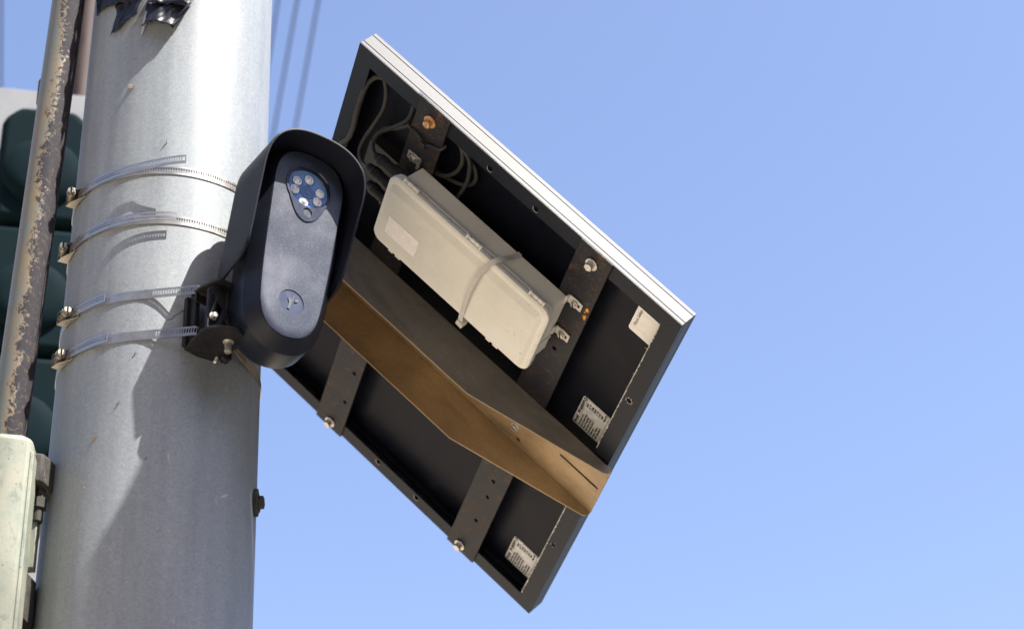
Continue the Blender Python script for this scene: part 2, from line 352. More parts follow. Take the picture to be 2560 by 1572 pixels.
# small zinc drip, insect husks, hair crack
for az, z, sx, sz in ((-18.1, 3.680, .0055, .0018), (6, 3.565, .0012, .0012)):
    b = MB(); c0 = P(az, z, .0008) - PC; n_ = Vector((sin(radians(az)), -cos(radians(az)), 0)); t_ = Vector((cos(radians(az)), sin(radians(az)), 0))
    ring = []
    for i, (rr, hh) in enumerate(((1, -.001), (.9, .0015), (.55, .0045), (.12, .0055))):
        ring.append([c0 + t_ * (sx * rr * cos(a)) + Vector((0, 0, 1)) * (sz * rr * sin(a) + (.0012 * hh / .005)) + n_ * hh for a in [2 * pi * k / 12 for k in range(12)]])
    b.rings(ring); b.build("zinc_drip", "bump", pole)
for az, z, L, tl in ((-22.7, 3.0613, .008, .2), (-10.3, 3.1104, .004, .5), (-26.5, 2.985, .003, -.6), (6.5, 3.02, .0025, .3), (-3, 3.19, .002, 1)):
    b = MB(); c0 = P(az, z, .0012) - PC; t_ = Vector((cos(radians(az)), sin(radians(az)), 0))
    dd = t_ * sin(tl) + Vector((0, 0, 1)) * cos(tl)
    b.tube([c0 - dd * L, c0 - dd * L * .4, c0 + dd * L * .3, c0 + dd * L], [.0004, .0011, .0009, .0003], 8); b.build("insect_husk", "bug", pole)
b = MB(); cr = [(13.0, 3.2475), (15.5, 3.250), (17, 3.2565), (19, 3.260), (20.5, 3.2655), (22.5, 3.268), (24, 3.2755)]
b.tube([P(a, z, .0002) - PC for a, z in cr], .00045, 5); b.build("hair_crack", "hole", pole)

# ------------------------------------------------------------------ hose clamps
def ribbon(b, path, w, slot=None, th=.0009, wv=Vector((0, 0, 1))):
    """path: (point, outward). slot: (s0, s1) arc-length ranges that are perforated"""
    pts = [Vector(p) for p, _ in path]; ns = [Vector(n).normalized() for _, n in path]
    s = [0]
    for i in range(1, len(pts)): s.append(s[-1] + (pts[i] - pts[i - 1]).length)
    def at(x):
        i = 0
        while i < len(s) - 2 and s[i + 1] < x: i += 1
        t = min(max((x - s[i]) / max(s[i + 1] - s[i], 1e-9), 0), 1); return pts[i].lerp(pts[i + 1], t), ns[i].lerp(ns[i + 1], t).normalized()
    def strip(x0, x1, v0, v1, sk=0.0, step=.004):
        n = max(1, int((x1 - x0) / step)); rg = []
        for k in range(n + 1):
            x = x0 + (x1 - x0) * k / n; r = []
            for v, side in ((v0, 1), (v1, 1), (v1, 0), (v0, 0)):
                p, nn = at(x + sk * v); r.append(p + wv * (v * w) + nn * (th * side))
            rg.append(r)
        b.rings(rg, True, True)
    tot = s[-1]; cur = 0.0; rngs = sorted(slot or [])
    for (a0, a1) in rngs:
        a0 = max(a0, 0); a1 = min(a1, tot - .0015)
        if a0 > cur + .0005: strip(cur, a0, -.5, .5)
        strip(a0, a1, -.5, -.20); strip(a0, a1, .30, .5)
        x = a0; p_ = .0038
        while x + p_ < a1:
            strip(x, x + .0015, -.20, .30, .0022, .01); x += p_
        cur = a1
    if cur < tot: strip(cur, tot, -.5, .5)
def arc(a0, a1, z, off, n=None):
    n = n or max(2, int(abs(a1 - a0) / 3)); out = []
    for k in range(n + 1):
        a = a0 + (a1 - a0) * k / n; o_ = off if isinstance(off, (int, float)) else off(a)
        out.append((P(a, z, o_) - PC, (sin(radians(a)), -cos(radians(a)), 0)))
    return out
CL = "stainless hose clamps round the pole"
def clamp(z, label, a_worm, band, tail, slots, tslots=None, tilt=0.0, w=.0150, rust=False):
    t = thing("hose_clamp", label, "hose clamp", Matrix.Translation(PC), CL)
    b = MB(); ribbon(b, band, w, slots); b.build("band", "band", t, ang=30)
    if tail:
        b = MB(); ribbon(b, tail, w, tslots); b.build("band_tail", "band", t, ang=30)
    a = radians(a_worm); n_ = Vector((sin(a), -cos(a), 0)); tg = Vector((cos(a), sin(a), 0)); up = Vector((0, 0, 1))
    C0 = P(a_worm, z, .0025) - PC; hw = w / 2 + .0018
    T = Matrix((tg, up, n_)).transposed().to_4x4() @ Matrix.Diagonal((1.25, 1.04, 1.12, 1)); T.translation = C0
    # open saddle: base, two side cheeks, end wall
    b = MB(); b.bx(-.016, .014, -hw, hw, -.001, .0004)
    for sgn in (-1, 1):
        y0 = sgn * hw; b.poly([[(-.016, -.001), (.014, -.001), (.006, .004), (-.006, .0115), (-.016, .0125)]], y0 - .0006, y0 + .0006, Matrix(((1, 0, 0, 0), (0, 0, 1, 0), (0, 1, 0, 0), (0, 0, 0, 1))))
    b.bx(-.0172, -.016, -hw - .0006, hw + .0006, -.001, .0125)
    b.v = [tuple(T @ Vector(v)) for v in b.v]; b.build("worm_housing", "worm", t, bevel=.0005)
    b = MB(); L = .024; p0 = Vector((-.0155, 0, .0065)); dr = Vector((cos(.16 + tilt), 0, sin(.16 + tilt)))
    prof = [(0, .0042)]
    k = 0.0
    while k < .0155: prof += [(k + .0006, .0050), (k + .0014, .0050), (k + .0018, .0040), (k + .0024, .0040)]; k += .0024
    b.tube([p0 + dr * q for q, _ in prof], [r for _, r in prof], 14)
    b.build_pts = None
    b.v = [tuple(T @ Vector(v)) for v in b.v]; sc = b.build("worm_screw", "worm", t, ang=50)
    b = MB(); hb = p0 + dr * .0165; b.cyl(hb, dr, .0062, .0035, 20); b.cyl(hb + dr * .0035, dr, .0056, .006, 6)
    b.v = [tuple(T @ Vector(v)) for v in b.v]; b.build("screw_head", "worm", t, bevel=.0006)
    b = MB(); e1 = hb + dr * .0095; side = Vector((0, 1, 0)); zz = dr.cross(side)
    b.box((0, 0, 0), (.0006, .0052, .0008), Matrix(((dr.x, side.x, zz.x, e1.x), (dr.y, side.y, zz.y, e1.y), (dr.z, side.z, zz.z, e1.z), (0, 0, 0, 1))))
    b.v = [tuple(T @ Vector(v)) for v in b.v]; b.build("screw_slot", "hole", t)
    return t
RZ = .0005
def lerp_off(tab):
    def f(a):
        for (a0, o0), (a1, o1) in zip(tab, tab[1:]):
            if a <= a1: t = max(0, (a - a0) / (a1 - a0)); t = t * t * (3 - 2 * t) if False else t; return o0 + (o1 - o0) * t
        return tab[-1][1]
    return f
z = 3.5135
clamp(z, "topmost hose clamp on the pole, its long free end sprung up off the steel", -55,
      arc(-230, 130, z, RZ, 150), arc(-55, 16.5, z, lerp_off([(-55, .0048), (-44, .0048), (-27, .0052), (-11, .0090), (1.5, .0165), (16.5, .033)]), 40),
      [(.44, .93)], [(.006, 1)], .25)
z = 3.4225
clamp(z, "second hose clamp from the top of the pole, its free end close along the band", -61,
      arc(-230, 130, z, RZ, 150), arc(-61, 14.3, z, lerp_off([(-61, .0048), (-52, .0045), (-35, .0045), (-18, .0065), (-1.3, .0090), (14.3, .0115)]), 40),
      [(.44, .93)], [(.006, 1)], .15)
A44 = radians(44); bo = Vector((sin(A44), -cos(A44), 0)); bxv = Vector((cos(A44), sin(A44), 0)); B0 = bo * .15
def strap_path(z, off=.0008):
    pts = arc(-230, -4.5, z, RZ, 80)
    c1 = B0 + bo * .0185 + bxv * -.056; c1.z = z; c2 = B0 + bo * .0185 + bxv * .012; c2.z = z
    nn = pts[-1][1]
    pts += [(c1.copy(), Vector((sin(radians(10)), -cos(radians(10)), 0))), (c1 + bxv * .004 + bo * .0015, bo), (c2, bo)]
    pts += [(c2 + bxv * .02 - bo * .012, (sin(radians(60)), -cos(radians(60)), 0))]
    pts += arc(72, 128, z, RZ, 30); return pts
z = 3.2895
clamp(z, "third hose clamp from the top, passing through the camera bracket, its end cut short", -49,
      strap_path(z), arc(-49, -22, z, lerp_off([(-49, .0048), (-37, .0052), (-22, .0080)]), 24), [(.45, .545), (.615, .80)], [(.006, 1)], .1)
z = 3.2195
clamp(z, "lowest hose clamp on the pole, passing under the camera bracket", -51,
      strap_path(z), arc(-51, -18.5, z, lerp_off([(-51, .0045), (-37, .0045), (-18, .0070)]), 24), [(.45, .555), (.625, .80), (.86, 1.1)], [(.006, 1)], .1)

# ------------------------------------------------------------------ camera bracket (clamped to the pole)
TB = Matrix((bxv, bo, Vector((0, 0, 1)))).transposed().to_4x4(); TB.translation = PC + Vector(B0)   # x = sideways, y = outward, z = up
TB.translation.z = 3.25
br = thing("camera_bracket", "black swivel bracket strapped to the pole behind the security camera", "bracket", TB)
# local z measured from 3.25
for sx in (-.052, .008):
    b = MB(); b.bx(sx - .004, sx + .004, -.006, .017, -.052, .034); b.bx(sx - .010, sx - .004, -.004, .004, -.050, .032) if sx < 0 else None
    b.build("bracket_leg", "bracket", br, bevel=.001)
b = MB(); b.poly([[(-.058, .006), (.012, .006), (.010, .024), (-.016, .066), (-.052, .070), (-.060, .03)]], .034, .0375); b.bx(-.058, .014, .0175, .0205, .018, .034)
b.build("top_flange", "bracket", br, bevel=.001)
pts = [(-.058, .000), (-.036, -.004), (-.010, .000), (-.002, .012), (-.002, .034)] + [(-.037 + .0345 * cos(a), .057 + .0345 * sin(a)) for a in [radians(x) for x in range(-20, 201, 20)]] + [(-.066, .026)]
b = MB(); b.poly([pts], -.056, -.052); b.build("bottom_flange", "bracket", br, bevel=.0012)
Mx = Matrix(((1, 0, 0, 0), (0, 0, -1, 0), (0, 1, 0, 0), (0, 0, 0, 1)))    # outline (x, z) -> plate in x-z plane
b = MB(); Mp = Matrix.Translation((-.008, .054, 0)) @ Mx
b.poly([[(-.054, -.048), (-.045, -.049), (-.029, -.006), (-.004, -.046), (.006, -.046), (.006, .034), (-.038, .034), (-.053, .022)]], -.0025, .0025, Mp)
b.poly([[(-.046, -.049), (-.040, -.050), (-.027, -.019), (-.010, -.046), (-.005, -.046), (-.029, -.006)]], -.010, -.0025, Mp)
b.build("swivel_plate", "bracket", br, bevel=.001)
b = MB(); b.cyl((-.036, .056, -.051), (0, 0, 1), .024, .004, 30); b.cyl((-.026, .048, -.047), (0, 0, 1), .010, .080, 24); b.build("swivel_disc", "bracket", br, bevel=.0008)
b = MB(); b.cyl((-.053, .0570, -.024), (0, 1, 0), .0062, .002, 20); b.cyl((-.053, .059, -.024), (0, 1, 0), .0042, .006, 14); b.build("screw", "steel", br, bevel=.0004)
b = MB(); b.cyl((-.026, .060, -.0565), (0, 0, -1), .0080, .0015, 20); b.cyl((-.026, .060, -.058), (0, 0, -1), .0050, .016, 18); b.build("bolt", "steel", br, bevel=.0004)
b = MB(); b.cyl((-.006, .020, -.056), (.5, .3, -.55), .0055, .010, 14); b.build("grub_screw", "bracket", br, bevel=.0004)
b = MB(); b.cyl((-.012, .014, -.0565), (-.35, .1, -.8), .0022, .011, 10); b.build("set_pin", "white", br)

# ------------------------------------------------------------------ security camera
XD = Vector((.82239, .55818, -.10972)).normalized(); OD = Vector((.5590, -.8288, -.0262)).normalized(); ZD = XD.cross(-OD).normalized(); XD = (-OD).cross(ZD) * 1.0
if XD.x < 0: XD = -XD
DO = Vector((-.3089, 2.5866, 3.3261)) + XD * .0013
TD = Matrix((XD, -OD, ZD)).transposed().to_4x4(); TD = TD @ Matrix.Scale(1.002, 4); TD.translation = DO     # local x right, y into the body, z up
dev = thing("security_camera", "black hooded number-plate camera with a ring of lamps, mounted beside the pole", "camera", TD)
half = [(0, .183), (.020, .1815), (.037, .174), (.048, .161), (.0545, .143), (.0560, .118), (.0545, .060), (.0520, -.020), (.0485, -.075), (.0445, -.101), (.0355, -.1215), (.022, -.134), (0, -.139)]
loop = [Vector((x, z, 0)) for x, z in half] + [Vector((-x, z, 0)) for x, z in half[-2:0:-1]]
OUTL = cat_rom(loop, 6, True)
def offs(o_):
    n = len(OUTL); r = []
    for i in range(n):
        t = OUTL[(i + 1) % n] - OUTL[i - 1]; nn = Vector((-t.y, t.x, 0)).normalized()
        if nn.dot(OUTL[i] - Vector((0, .02, 0))) < 0: nn = -nn
        r.append(OUTL[i] + nn * o_)
    return r
def ringat(o_, y): return [Vector((p.x, y, p.y)) for p in offs(o_)]
b = MB(); b.rings([ringat(-.006, .0145), ringat(-.003, .0140), ringat(-.0008, .0032), ringat(-.0002, .0006), ringat(.0006, .0003), ringat(.0155, .0195), ringat(.0168, .0210), ringat(.0172, .024), ringat(.0178, .060), ringat(.0150, .069), ringat(.0090, .074), ringat(-.004, .076)])
b.build("body", "body", dev, ang=28)
# hood
b = MB(); ys = [-.0150 + .035 * (1 - cos(radians(a))) for a in range(0, 91, 10)] + [.028, .036, .044, .052, .059]
cols = []
NA = 40
def hood_front(zv): return -(.012 + .030 * max(0, min(1, (zv + .01) / .17)))
for ti, y in enumerate(ys):
    t_ = (y - ys[0]) / (ys[-1] - ys[0]); yo = -y
    zb = -.038 - .009 * min(1, max(0, (y - .02) / .04)) + (.034 * (1 - sqrt(max(0, 1 - ((yo + .02) / .035) ** 2))) if yo > -.02 else 0)
    zc = .112; hw = .0815; hh = .0795; ring = []
    def place(x, zv):
        yf = hood_front(zv); yb_ = ys[-1] + .024 * max(0, min(1, (.12 - zv) / .16)); yy = yf + (yb_ - yf) * t_; cx0 = -.0065
        return Vector((cx0 + x, yy, zv - .004 * t_ * max(0, zv) / .19))
    def xs(zv): return hw - .006 * max(0, (zc - zv)) / .15
    zl = [zb + (zc - zb) * k / 12 for k in range(12)]
    for zv in zl: ring.append(place(-xs(zv), zv))
    for k in range(NA + 1):
        a = pi - pi * k / NA; n_ = 2.5
        cx_ = abs(cos(a)) ** (2 / n_) * hw * (1 if cos(a) >= 0 else -1); cz = abs(sin(a)) ** (2 / n_) * hh
        ring.append(place(cx_, zc + cz))
    for zv in reversed(zl): ring.append(place(xs(zv), zv))
    cols.append(ring)
b.rings(cols, False, False)
hood = b.build("hood", "hood", dev, solid=.0038, ang=50)
q = hood.modifiers.new("bevel", 'BEVEL'); q.width = .0007; q.segments = 2; q.limit_method = 'ANGLE'; q.angle_limit = radians(50)
# back spine joining hood and body
b = MB(); b.rings([[Vector((x, y, z)) for x, z in rrect(-.082, .070, -.03, .174, .05)] for y in (.0515, .0582)]); b.build("hood_back", "hood", dev, bevel=.002)
# face plate with window hole and badge hole
Mf = Matrix(((1, 0, 0, 0), (0, 0, -1, 0), (0, 1, 0, 0), (0, 0, 0, 1)))   # (x, z, t) -> x, -t, z
LC = (.0008, .1245); LR = .0345; BC = (.0015, -.0798); BR = .0200
ol = [(p.x, p.y) for p in offs(-.0006)]
b = MB(); b.poly([ol, circ(*LC, LR + .0012, 48), circ(*BC, BR, 40)], -.003, .0006, Mf); b.build("face_plate", "plate", dev, bevel=.0003)
tp = []
for k in range(49):
    a = radians(-38 + 256 * k / 48); tp.append((LC[0] + .0385 * cos(a), LC[1] + .0385 * sin(a)))
tail = [Vector((tp[-1][0], tp[-1][1], 0)), Vector((-.0235, .088, 0)), Vector((-.0125, .0705, 0)), Vector((.002, .0635, 0)), Vector((.0165, .0715, 0)), Vector((.0265, .0885, 0)), Vector((tp[0][0], tp[0][1], 0))]
tp += [(v.x, v.y) for v in cat_rom(tail, 5)[1:-1]]
b = MB(); b.poly([tp, circ(*LC, LR, 48), circ(.0035, .0805, .0072, 24)], .0006, .0021, Mf); bez = b.build("lens_bezel", "teardrop", dev, bevel=.0004)
b = MB()
for (cx, cz, r_, dp) in ((*LC, LR, .011), (.0035, .0805, .0072, .004)):
    b.rings([[Vector((cx + rr * cos(a), yy, cz + rr * sin(a))) for a in [2 * pi * k / 48 for k in range(48)]] for rr, yy in ((r_, -.002), (r_ - .0008, -.001), (r_ - .0014, dp))], True, False)
b.build("recess_wall", "wall", dev)
b = MB(); b.cyl((LC[0], .0062, LC[1]), (0, 1, 0), LR - .0008, .003, 48); win = b.build("lens_window", "lens", dev)
ringc = (.0011, .1206)
b = MB()
b.rings([[Vector((ringc[0] + rr * cos(a), yy, ringc[1] + rr * sin(a))) for a in [2 * pi * k / 36 for k in range(36)]] for rr, yy in ((.0118, .0062), (.0112, .0048), (.0095, .0048), (.0090, .0054), (.0042, .0054), (.0040, .0040), (.0001, .0036))], True, False)
b.build("lens", "lensdark", dev)
for k, (lx, lz) in enumerate(((.0155 - .0155, .1430), (-.0185, .1330), (-.0205, .1165), (-.0030, .1010), (.0185, .1105), (.0205, .1270))):
    b = MB(); c = Vector((lx + .0006, .0062, lz))
    b.rings([[c + Vector((rr * cos(a), -yy, rr * sin(a))) for a in [2 * pi * j / 22 for j in range(22)]] for rr, yy in ((.0074, .0), (.0072, .0020), (.0062, .0021), (.0057, .0010), (.0044, .0026), (.0024, .0040), (.0003, .0044))], True, False)
    b.build("infrared_lamp", "led", dev, ang=40)
    b = MB(); b.rings([[c + Vector((rr * cos(a) + .001, -yy, rr * sin(a) - .0006)) for a in [2 * pi * j / 22 for j in range(22)]] for rr, yy in ((.0098, -.0002), (.0092, .0006), (.0080, .0006), (.0076, -.0002))], True, False)
    b.build("lamp_rim", "lensdark", dev)
b = MB(); b.cyl((.0035, .0030, .0805), (0, 1, 0), .0062, .002, 24); b.build("sensor_button", "teardrop", dev, bevel=.0006)
b = MB(); b.cyl((BC[0], .0004, BC[1]), (0, 1, 0), BR - .0001, .003, 40); bd = b.build("badge", "badge", dev)
b = MB()
for a0, a1, w0, w1 in (((-.0030, -.0125), (-.0010, -.0020), .0022, .0022), ((-.0010, -.0022), (-.0042, .0058), .0020, .0019), ((-.0010, -.0022), (.0020, .0068), .0016, .0014), ((.0020, .0068), (.0030, .0125), .0013, .0010)):
    a0 = Vector(a0); a1 = Vector(a1); t = (a1 - a0).normalized(); n_ = Vector((-t.y, t.x))
    b.poly([[tuple(a0 - n_ * w0 + Vector(BC)), tuple(a1 - n_ * w1 + Vector(BC)), tuple(a1 + n_ * w1 + Vector(BC)), tuple(a0 + n_ * w0 + Vector(BC))]], -.0006, .0006 + .0001 * w0 * 1000, Mf)
lf = [(.0045, .0022), (.0060, .0058), (.0095, .0078), (.0112, .0072), (.0105, .0040), (.0080, .0020)]
b.poly([[(x + BC[0], z + BC[1]) for x, z in lf]], -.0006, .0009, Mf)
em = b.build("emblem", "emblem", bd, bevel=.0002)
# swivel boss reaching back to the bracket
b = MB(); b.cyl((-.036, .063, -.065), (0, 1, 0), .022, .026, 24); b.build("mounting_boss", "body", dev, bevel=.002)

# ------------------------------------------------------------------ solar panel frame of reference
PO = Vector((-.21688, 2.54654, 3.68523)); PU = Vector((.69282, .12938, -.70941)).normalized(); PN = Vector((-.66639, -.26104, -.69841)); PN = (PN - PU * PN.dot(PU)).normalized()
PY = PN.cross(PU)      # = -V
TP = Matrix((PU, PY, PN)).transposed().to_4x4() @ Matrix.Scale(1.06, 4); TP.translation = PO
def tp_at(u, v, w=0): m = TP.copy(); m.translation = TP @ Vector((u, -v, w)); return m
class PB(MB):
    """panel space: (u along the slope, v across, w out of the back); origin shifted to o"""
    def __init__(s, o=(0, 0, 0)): super().__init__(); s.o = o
    def build(s, *a, **k):
        s.v = [(x - s.o[0], -y + s.o[1], z - s.o[2]) for x, y, z in s.v]; return super().build(*a, **k)
UL, VL, TH = .6277, .7980, .033
sp = thing("solar_panel", "black-framed solar panel seen from its underside, tilted above the bracket arm", "solar panel", tp_at(0, 0))
F = .0285
holes = [circ(*h, .0052, 14) for h in ((.2685, .0195), (.3585, .0195), (.609, .1996), (.2685, .7790), (.3590, .7785), (.609, .6005), (.30, .30))][:6]
b = PB()
# four back flanges mitred at the corners, the holes cut through
def flange(o4, hs): b.poly([o4] + hs, -.0020, 0.0)
flange([(0, 0), (UL, 0), (UL - F, F), (F, F)], [circ(.2685, .0195, .0050, 14), circ(.3585, .0195, .0050, 14)])
flange([(UL, 0.0003), (UL, VL - .0003), (UL - F, VL - F), (UL - F, F)], [circ(.6105, .1996, .0048, 14), circ(.6105, .6005, .0042, 14)])
flange([(UL, VL), (0, VL), (F, VL - F), (UL - F, VL - F)], [circ(.2685, .7790, .0046, 14), circ(.3590, .7785, .0046, 14)])
flange([(0, VL), (0, 0), (F, F), (F, VL - F)], [circ(.018, .2010, .0048, 14)])
b.build("back_flange", "flange", sp, bevel=.0003)  # darker, duller copy of the frame black, painted as shaded
b = PB(); G = .0011
for (x0, x1, y0, y1, sx, sy) in ((0, UL, 0, .0025, 0, -1), (0, UL, VL - .0025, VL, 0, 1), (0, .0025, .0025, VL - .0025, -1, 0), (UL - .0025, UL, .0025, VL - .0025, 1, 0)):
    b.bx(x0 + (G if sx < 0 else 0), x1 - (G if sx > 0 else 0), y0 + (G if sy < 0 else 0), y1 - (G if sy > 0 else 0), -TH, -.0021)
    for w0, w1 in ((-.0072, -.0001), (-.0262, -.0082), (-TH - .0002, -.0272)):
        if sy: b.bx(x0 - .00005, x1 + .00005, (y0 if sy < 0 else y1 - G), (y0 + G if sy < 0 else y1), w0, w1)
        else: b.bx((x0 if sx < 0 else x1 - G), (x0 + G if sx < 0 else x1), y0 - .0022, y1 + .0022, w0, w1)
b.build("frame_side", "frame", sp, bevel=.0003)
b = PB(); b.bx(.0026, UL - .0026, .0026, VL - .0026, -.0300, -.0285); bs = b.build("back_sheet", "sheet", sp)
b = PB(); b.bx(.0026, UL - .0026, .0026, VL - .0026, -.0335, -.0301); b.build("glass_front", "sheet2", sp)
for y0 in (.0135, VL - .0165):
    b = PB(); b.bx(.0026, UL - .0026, y0, y0 + .003, -.0284, -.0215); b.build("inner_lip", "flange", sp, bevel=.0005)
# bare burrs along the cut right flange
b = PB(); x = .0; rnd = random.Random(3)
def burr(v0, v1, ue, dens=1.0):
    v = v0
    while v < v1:
        w_ = rnd.uniform(.0012, .004); k = rnd.uniform(.0003, .0015) * dens; a_ = rnd.uniform(-.001, .001)
        b.add([(ue - .0004, v, .0002), (ue - .0004, v + w_, .0002), (ue + k + a_ * .3, v + w_ * .7, .0006), (ue + k * 1.4, v + w_ * .3, .0006), (ue - .0004, v, -.0016), (ue - .0004, v + w_, -.0016)], [(0, 1, 2, 3), (0, 4, 5, 1), (0, 3, 4), (1, 5, 2), (4, 3, 2, 5)])
        if rnd.random() < .09: b.tube([(ue, v, .0003), (ue + rnd.uniform(-.004, .003), v + rnd.uniform(-.003, .003), .0012)], .0003, 4)
        v += w_ * rnd.uniform(.75, 1.05)
burr(.033, .335, UL - F); b.build("metal_burr", "chip", sp); b = PB(); burr(.478, VL - F - .004, UL - F, 1.2)
b.build("metal_burr", "chip", sp)
for c_, n_ in (((.6105, .1996), 16), ((.6105, .6005), 5)):
    b = PB()
    for k in range(n_):
        a = 2 * pi * k / n_ + rnd.uniform(-.2, .2); r0 = .0048
        p = Vector((c_[0] + r0 * cos(a), c_[1] + r0 * sin(a), .0002)); q = p + Vector((cos(a) * rnd.uniform(.0004, .0025), sin(a) * rnd.uniform(.0004, .0025), .0006))
        b.tube([p, q], [.0007, .0003], 5)
    b.build("burred_hole", "chip", sp)
for c_ in ((.2685, .0195), (.3585, .0195), (.2685, .7790), (.3590, .7785)):
    b = PB(); b.tube([(c_[0] + .0050 * cos(a), c_[1] + .0050 * sin(a), .0002) for a in [radians(x) for x in range(20, 215, 15)]], .00035, 5); b.build("bare_hole_rim", "chip", sp)

# stickers on the back sheet
def merge_text(items, parent, name, mat):
    """items: (text, size, u, v, bold); reads across the panel, rotated a quarter turn"""
    bm = bmesh.new()
    for t_, sz, u, v, bo_ in items:
        me = text_mb(t_, sz, radians(90), Vector((u, -v, -.0279)), mat, name, parent, bo_); bm.from_mesh(me); bpy.data.meshes.remove(me)
    me = bpy.data.meshes.new(name); bm.to_mesh(me); bm.free(); me.materials.append(MAT[mat])
    o = bpy.data.objects.new(name, me); COL.objects.link(o); o.parent = parent; return o
def sticker(u0, u1, v0, v1, mat, label):
    b = PB(); b.poly([rrect(u0, u1, v0, v1, .004)], -.0284, -.0281); o = b.build("sticker", mat, sp, smooth=False, label=label); return o
s1 = sticker(.549, .606, .058, .112, "white", "white sticker lettered Flock Safety at the upper corner")
merge_text([("Flock Safety", .0072, .5565, .0985, .0001), ("4003400", .0052, .5945, .0870, 0)], s1, "lettering", "ink")
b = PB(); b.bx(.549, .5975, .1005, .1007, -.0280, -.0279); b.bx(.5655, .5975, .0665, .0667, -.0280, -.0279); b.build("crease", "silver", s1)
def rating(v0, lab):
    s_ = sticker(.5355, .6020, v0, v0 + .0655, "silver", lab)
    rows_l = ["Max Power (Pm)", "Open Circuit (Voc)", "Short Circuit (Isc)", "Max Power (Vmp)", "Max Power (Imp)", "Tolerance", "System Voltage", "Cell Technology"]
    rows_r = ["30W", "21.6V", "1.78A", "18.0V", "1.67A", "+-3%", "600V", "Mono Si"]
    it = [("Model:   PP-M30WB-CH7", .0064, .5405, v0 + .0630, .0004)]
    for i, (l_, r_) in enumerate(zip(rows_l, rows_r)):
        it += [(l_, .0040, .5480 + i * .0048, v0 + .0625, .00035), (r_, .0044, .5480 + i * .0048, v0 + .0170, .00035)]
    merge_text(it, s_, "lettering", "ink2")
    b = PB(); rr = random.Random(int(v0 * 100)); v = v0 + .008
    while v < v0 + .058:
        w_ = rr.choice((.0006, .0009, .0014)); b.bx(.5885, .5985, v, v + w_, -.0280, -.0279); v += w_ + rr.choice((.0005, .0008, .0012))
    b.build("barcode", "ink", s_)
    b = PB()
    for x_ in (.5372, .5440, .5868): b.bx(x_, x_ + .0004, v0 + .001, v0 + .0645, -.0280, -.0279)
    for y_ in (v0 + .0012, v0 + .0642): b.bx(.5372, .6, y_, y_ + .0003, -.0280, -.0279)
    b.build("border_line", "ink2", s_)
rating(.2975, "silver rating sticker with a barcode, above the arm"); rating(.7000, "silver rating sticker with a barcode, below the arm")
# junction box on the back sheet
b = PB(); b.poly([rrect(.060, .128, .158, .245, .006)], -.0284, -.008); jb = b.build("junction_box", "black", sp, bevel=.002)

# ------------------------------------------------------------------ mounting bars
def bar(u0, u1, label, holes_, bolts, rusty):
    t = thing("mounting_bar", label, "metal bar", tp_at((u0 + u1) / 2, .4), "flat steel bars bolted across the panel back")
    o_ = ((u0 + u1) / 2, .4, 0)
    b = PB(o_); b.poly([[(u0, -.002), (u1, -.002), (u1, .800), (u0, .800)]] + [circ(*h, .0038, 14) for h in holes_], .0004, .0034)
    b.build("flat_bar", "bar", t, bevel=.0004)
    for i, (u, v) in enumerate(bolts):
        b = PB(o_); b.hexhead((u, v, .0035), (.05, .05, 1), .0068, .0105); b.build("bolt", "rustbolt" if rusty[i] else "steel", t, bevel=.0006, label="orange rusted bolt head" if rusty[i] else None)
    return t
bar(.1265, .1855, "rusty flat black bar nearest the pole, with the rusted orange bolt", [(.171, .629), (.172, .711)], [(.1545, .0237), (.1577, .7848)], [1, 0])
bar(.4410, .5005, "rusty flat black bar under the lower end of the cream box", [(.473, .222), (.474, .582), (.476, .626), (.475, .698)], [(.4715, .0237), (.4671, .784)], [0, 0])
b = PB((.50, .10, 0)); rr = random.Random(5)
for (uu, vv, r_) in ((.4945, .1060, .0045), (.4955, .1215, .0052), (.4925, .1135, .0022)):
    n_ = 13; b.poly([[(uu + r_ * rr.uniform(.55, 1.15) * cos(2 * pi * k / n_) * .7, vv + r_ * rr.uniform(.6, 1.2) * sin(2 * pi * k / n_)) for k in range(n_)]], .0030, .0039)
fl = b.build("rust_flake", "orange", None, T=tp_at(.50, .10)); bars = [o for o in COL.objects if o.name.startswith("mounting_bar")]
fl.parent = bars[1]; fl.matrix_parent_inverse = bars[1].matrix_world.inverted()

# ------------------------------------------------------------------ support arm (bent channel)
oa = (.3, .41, .01)
arm = thing("support_arm", "long bronze-painted metal channel running from the pole across the panel back", "bracket arm", tp_at(*oa))
w0 = .0052; V0, V1 = .3520, .4640; UE = .6395
b = PB(oa); t_ = .0022
b.poly([[(-.20, V0), (UE, V0 - .006), (UE + .001, V1 - .002), (-.20, V1)], [(x_, y_) for x_, y_ in rrect(.5545, .6355 - .002, .4012, .4058, .0022)], circ(.4827, .4495, .0042, 14, .0034)], w0 - t_, w0)
def fl_v(u, up): return V0 - .006 * max(0, min(1, (u + .2) / .84)) if up else V1 - .002 * (u + .2) / .84
UPF = [(-.20, w0), (-.20, .080), (.408, .080), (.6320, .0205), (.6385, .0165), (UE + .0005, .010), (UE + .0005, w0)]
LOF = [(-.20, w0), (-.20, .080), (.409, .080), (.6330, .0185), (UE, .014), (UE + .001, w0)]
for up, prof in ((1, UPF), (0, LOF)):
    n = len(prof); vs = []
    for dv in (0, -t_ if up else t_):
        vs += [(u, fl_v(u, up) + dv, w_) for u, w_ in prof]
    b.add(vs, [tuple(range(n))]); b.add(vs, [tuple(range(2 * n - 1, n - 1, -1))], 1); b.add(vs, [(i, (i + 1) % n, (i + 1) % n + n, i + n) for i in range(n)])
b.build("channel", ["chan", "chan_out"], arm, bevel=.0005)  # outer faces use a greyer, darker bronze with their shade painted in
